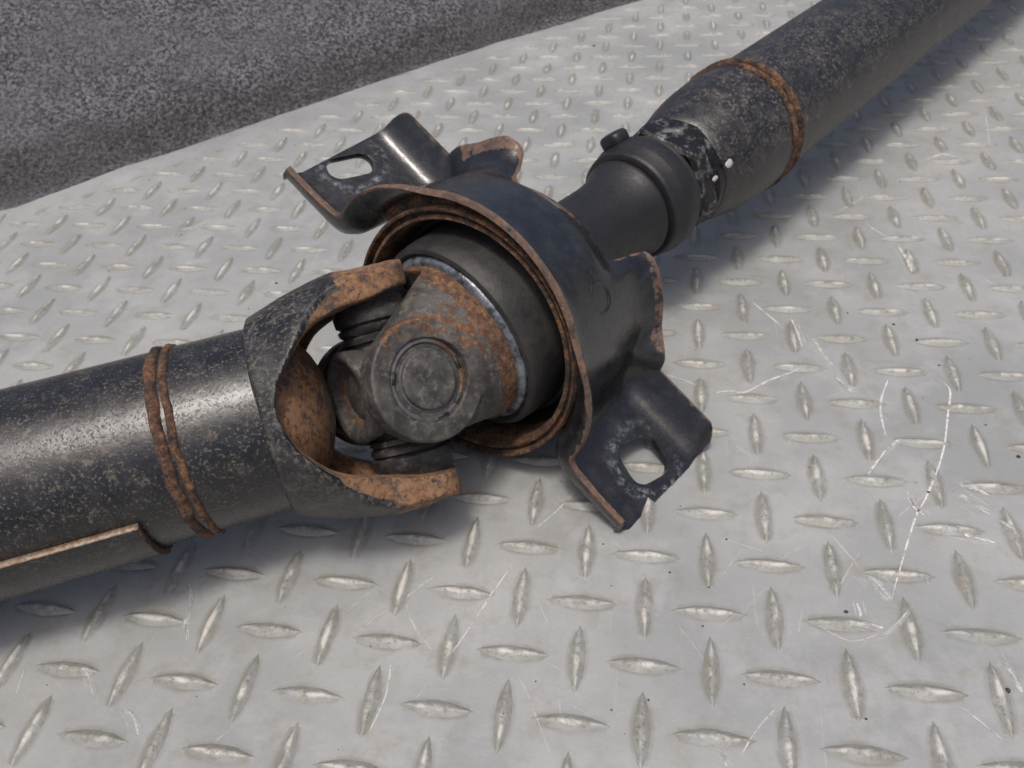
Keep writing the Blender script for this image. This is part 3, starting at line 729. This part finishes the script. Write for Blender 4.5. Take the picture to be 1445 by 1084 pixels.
def rounded(cx, cy, lx, ly, r, rot=0, n=7):
    pts = []
    for sx, sy, a0 in ((1, 1, 0), (-1, 1, 90), (-1, -1, 180), (1, -1, 270)):
        for k in range(n + 1):
            t = math.radians(a0 + 90 * k / n); x = sx * (lx - r) + r * math.cos(t); y = sy * (ly - r) + r * math.sin(t)
            pts.append((cx + x * math.cos(rot) - y * math.sin(rot), cy + x * math.sin(rot) + y * math.cos(rot)))
    return pts
HN = rounded(1.40, 3.87, .42, .42, .25, .25); HF = rounded(1.19, -3.97, .46, .245, .235, .30)
for hp in (HN, HF):
    a = boolean(a, tmp(prism(hp, BO, BD, BH, BU, -1.5, 1.2)), 'DIFFERENCE')
bv = a.modifiers.new('bv', 'BEVEL'); bv.width = .028; bv.segments = 2; bv.limit_method = 'ANGLE'; bv.angle_limit = math.radians(50)
me = bake(a)
me.update(); roughen(me, .006, 1.5, 5)
if 'rust' not in me.attributes: print('NO RUST ATTR')
brk = part('bearing_bracket', me, 'paint_bracket', root, sharp=38)
# pale washer scars round the slots
def scar(cx, cy, r0, r1, zoff, seed):
    vs = []; fs = []; N = 72
    hole_pts = []
    for i in range(N):
        t = 2 * math.pi * i / N
        for k in range(4):
            r = lerp(r0, r1 + .10 * noise.noise(V((math.cos(t) * 2, math.sin(t) * 2, seed))), k / 3)
            w_ = cx + r * math.cos(t) * (1.15 if seed > 5 else 1); b = cy + r * math.sin(t)
            vs.append(BO + BD * w_ + BH * b + BU * (-.36 + .23 * w_ + .012))
    fs = [(i * 4 + k, ((i + 1) % N) * 4 + k, ((i + 1) % N) * 4 + k + 1, i * 4 + k + 1) for i in range(N) for k in range(3)]
    me = new_mesh('scar', vs, fs, {'fade': [(1 if (lambda q: .22 < q.dot(BD) < 1.95 and -4.25 < q.dot(BH) < 4.55)(vs[i] - BO) else 0) * (0.0, 1, .8, 0)[i % 4] * (.3 + .7 * max(0, min(1, .5 + 1.5 * noise.noise(V((math.cos(2 * math.pi * (i // 4) / N) * 3, math.sin(2 * math.pi * (i // 4) / N) * 3, seed * 3.1)))))) for i in range(4 * N)]})
    return me
m = M('washer_scar'); a_ = m.noise(6, 5, .72)
MAT['scar'] = m.done(m.mix(m.ramp(a_, .35, .65), (.10, .11, .125), (.27, .29, .32)), .4, .4)
m.put(m.b.inputs['Alpha'], m.math('MULTIPLY', m.attr('fade'), m.ramp(a_, .42, .62)))
part('washer_scar', scar(1.42, 3.90, .53, .82, 0, 2), 'scar', brk)
part('washer_scar', scar(1.24, -3.98, .44, .70, 0, 8), 'scar', brk)
# small round embossed mark on the band
cb = math.radians(57); pb = BO + BD * 1.0 + (BH * math.cos(cb) + BU * math.sin(cb)) * 2.535; nb = BH * math.cos(cb) + BU * math.sin(cb)
part('round_emboss', lmesh([(-.05, .30), (.0, .29), (.02, .26), (.0, .23), (-.03, .20)], pb, nb, 40), 'paint_bracket', brk)

# --- rear part: boot, clamp, nut, sleeve, tube. the run of it sits a hair off the bearing axis
vr = (O + d * 8 - CAM).normalized(); sid = vr.cross(d).normalized()
if sid.dot(h) > 0: sid = -sid
OR = O + sid * .12
boot = part('rubber_boot', lmesh([(1.5, 1.3), (2.2, 1.3), (3.0, .96), (3.6, .91), (4.3, .895), (4.65, .925), (4.90, .99), (5.02, 1.05), (5.08, 1.07), (5.12, 1.06), (5.14, 1.02), (5.17, 1.02), (5.18, 1.14), (5.21, 1.18), (5.28, 1.20), (5.42, 1.215), (5.50, 1.25), (5.56, 1.265), (5.86, 1.275), (5.90, 1.26), (5.92, 1.18), (6.0, 1.1)], OR, d, 112), 'rubber_clean', root, sharp=50)
cl = part('boot_clamp', lmesh([(5.94, 1.1), (5.95, 1.19), (6.0, 1.215), (6.06, 1.205), (6.1, 1.1)], OR, d, 112), 'rubber', root, sharp=50)
# clamp ear sticking out at the top left
ce = OR + d * 5.72 + (sid * .88 + u * .3).normalized() * 1.33
bm = bmesh.new(); bmesh.ops.create_icosphere(bm, subdivisions=3, radius=1)
nrm = (sid * .88 + u * .3).normalized(); tg = d.cross(nrm)
for v in bm.verts: v.co = V([math.copysign(abs(x) ** .55, x) for x in v.co]) * .82
for v in bm.verts: v.co = ce + d * v.co.x * .30 + nrm * v.co.y * .20 + tg * v.co.z * .34
mm = bpy.data.meshes.new('ce'); bm.to_mesh(mm); bm.free(); part('clamp_ear', mm, 'rubber_clean', cl)
def lobes(n_, amp, ph_):
    return lambda t, a_: 1 + amp * math.cos(n_ * (t + ph_)) * sstep(a_, 9, 7.2) if amp else 1
nut = part('lock_nut', lmesh([(6.12, .9), (6.14, 1.14), (6.22, 1.22), (6.5, 1.24), (6.62, 1.22), (6.66, 1.16), (6.74, 1.16), (6.78, 1.22), (7.12, 1.22), (7.15, 1.15), (7.2, .9)], OR, d, 120, rmod=lambda t, a_: (math.cos(math.pi / 6) / math.cos(((t + .35) % (math.pi / 3)) - math.pi / 6)) * 1.085 if a_ < 6.64 else 1.0), 'nut', root, sharp=30)
def sl_mod(t, a_): return 1 + (.05 * abs(math.cos(3 * t + .5)) - .02) * sstep(a_, 8.3, 7.0)
vs, fs = lathe([(7.12, 1.12), (7.0, 1.18), (6.97, 1.225), (7.02, 1.255), (7.18, 1.29), (7.4, 1.34), (7.7, 1.41), (8.0, 1.465), (8.35, 1.50), (8.8, 1.525), (9.2, 1.53), (9.4, 1.52)], OR, d, 144)
for k in range(0, 144 * 4):      # slightly wavy mouth
    i = k % 144; t = 2 * math.pi * i / 144; vs[k] = vs[k] - d * .09 * (abs(math.cos(3 * t + .55)) - .5)
me = clean(new_mesh('sl', vs, fs)); roughen(me, .008, 1.2, 9)
slv = part('tube_sleeve', me, 'paint_rear', root, sharp=45)
def dab(a_, px, py, r, s_):
    # paint dab pressed on the skin where the photo shows it
    v_ = ray(px, py); wv = CAM - OR; vp = v_ - d * v_.dot(d); wp = wv - d * wv.dot(d)
    A = vp.dot(vp); B = vp.dot(wp); D = B * B - A * (wp.dot(wp) - r * r)
    X = CAM + v_ * ((-B - math.sqrt(max(D, 0))) / A); q = X - OR; aa_ = q.dot(d); nr = (q - d * aa_).normalized(); tg = d.cross(nr)
    bm = bmesh.new(); bmesh.ops.create_icosphere(bm, subdivisions=3, radius=1)
    for v in bm.verts:
        k = 1 + .25 * noise.noise(v.co * 1.5 + V((px, 0, 0))); v.co = X + d * v.co.x * s_[0] * k + tg * v.co.y * s_[1] * k + nr * (v.co.z * .022)
    mm = bpy.data.meshes.new('dab'); bm.to_mesh(mm); bm.free(); return mm
part('paint_dab', dab(7.2, 1029, 231, 1.30, (.13, .085)), 'white', slv)
part('paint_dab', dab(6.9, 1009, 252, 1.235, (.10, .05)), 'white', nut)
rt = part('rear_tube', lmesh([(9.3, 1.3), (9.3, 1.46), (9.9, 1.465), (14, 1.465), (20, 1.465), (30, 1.465), (44, 1.465), (44, .2)], OR, d, 144), 'paint_rear', root, sharp=40)
part('weld_bead', bead(9.36, .08, .09, OR, d, 1.52, .02, 21), 'rust_dark', rt)
part('weld_bead', bead(9.66, .10, .12, OR, d, 1.48, .02, 27), 'rust_half', rt)
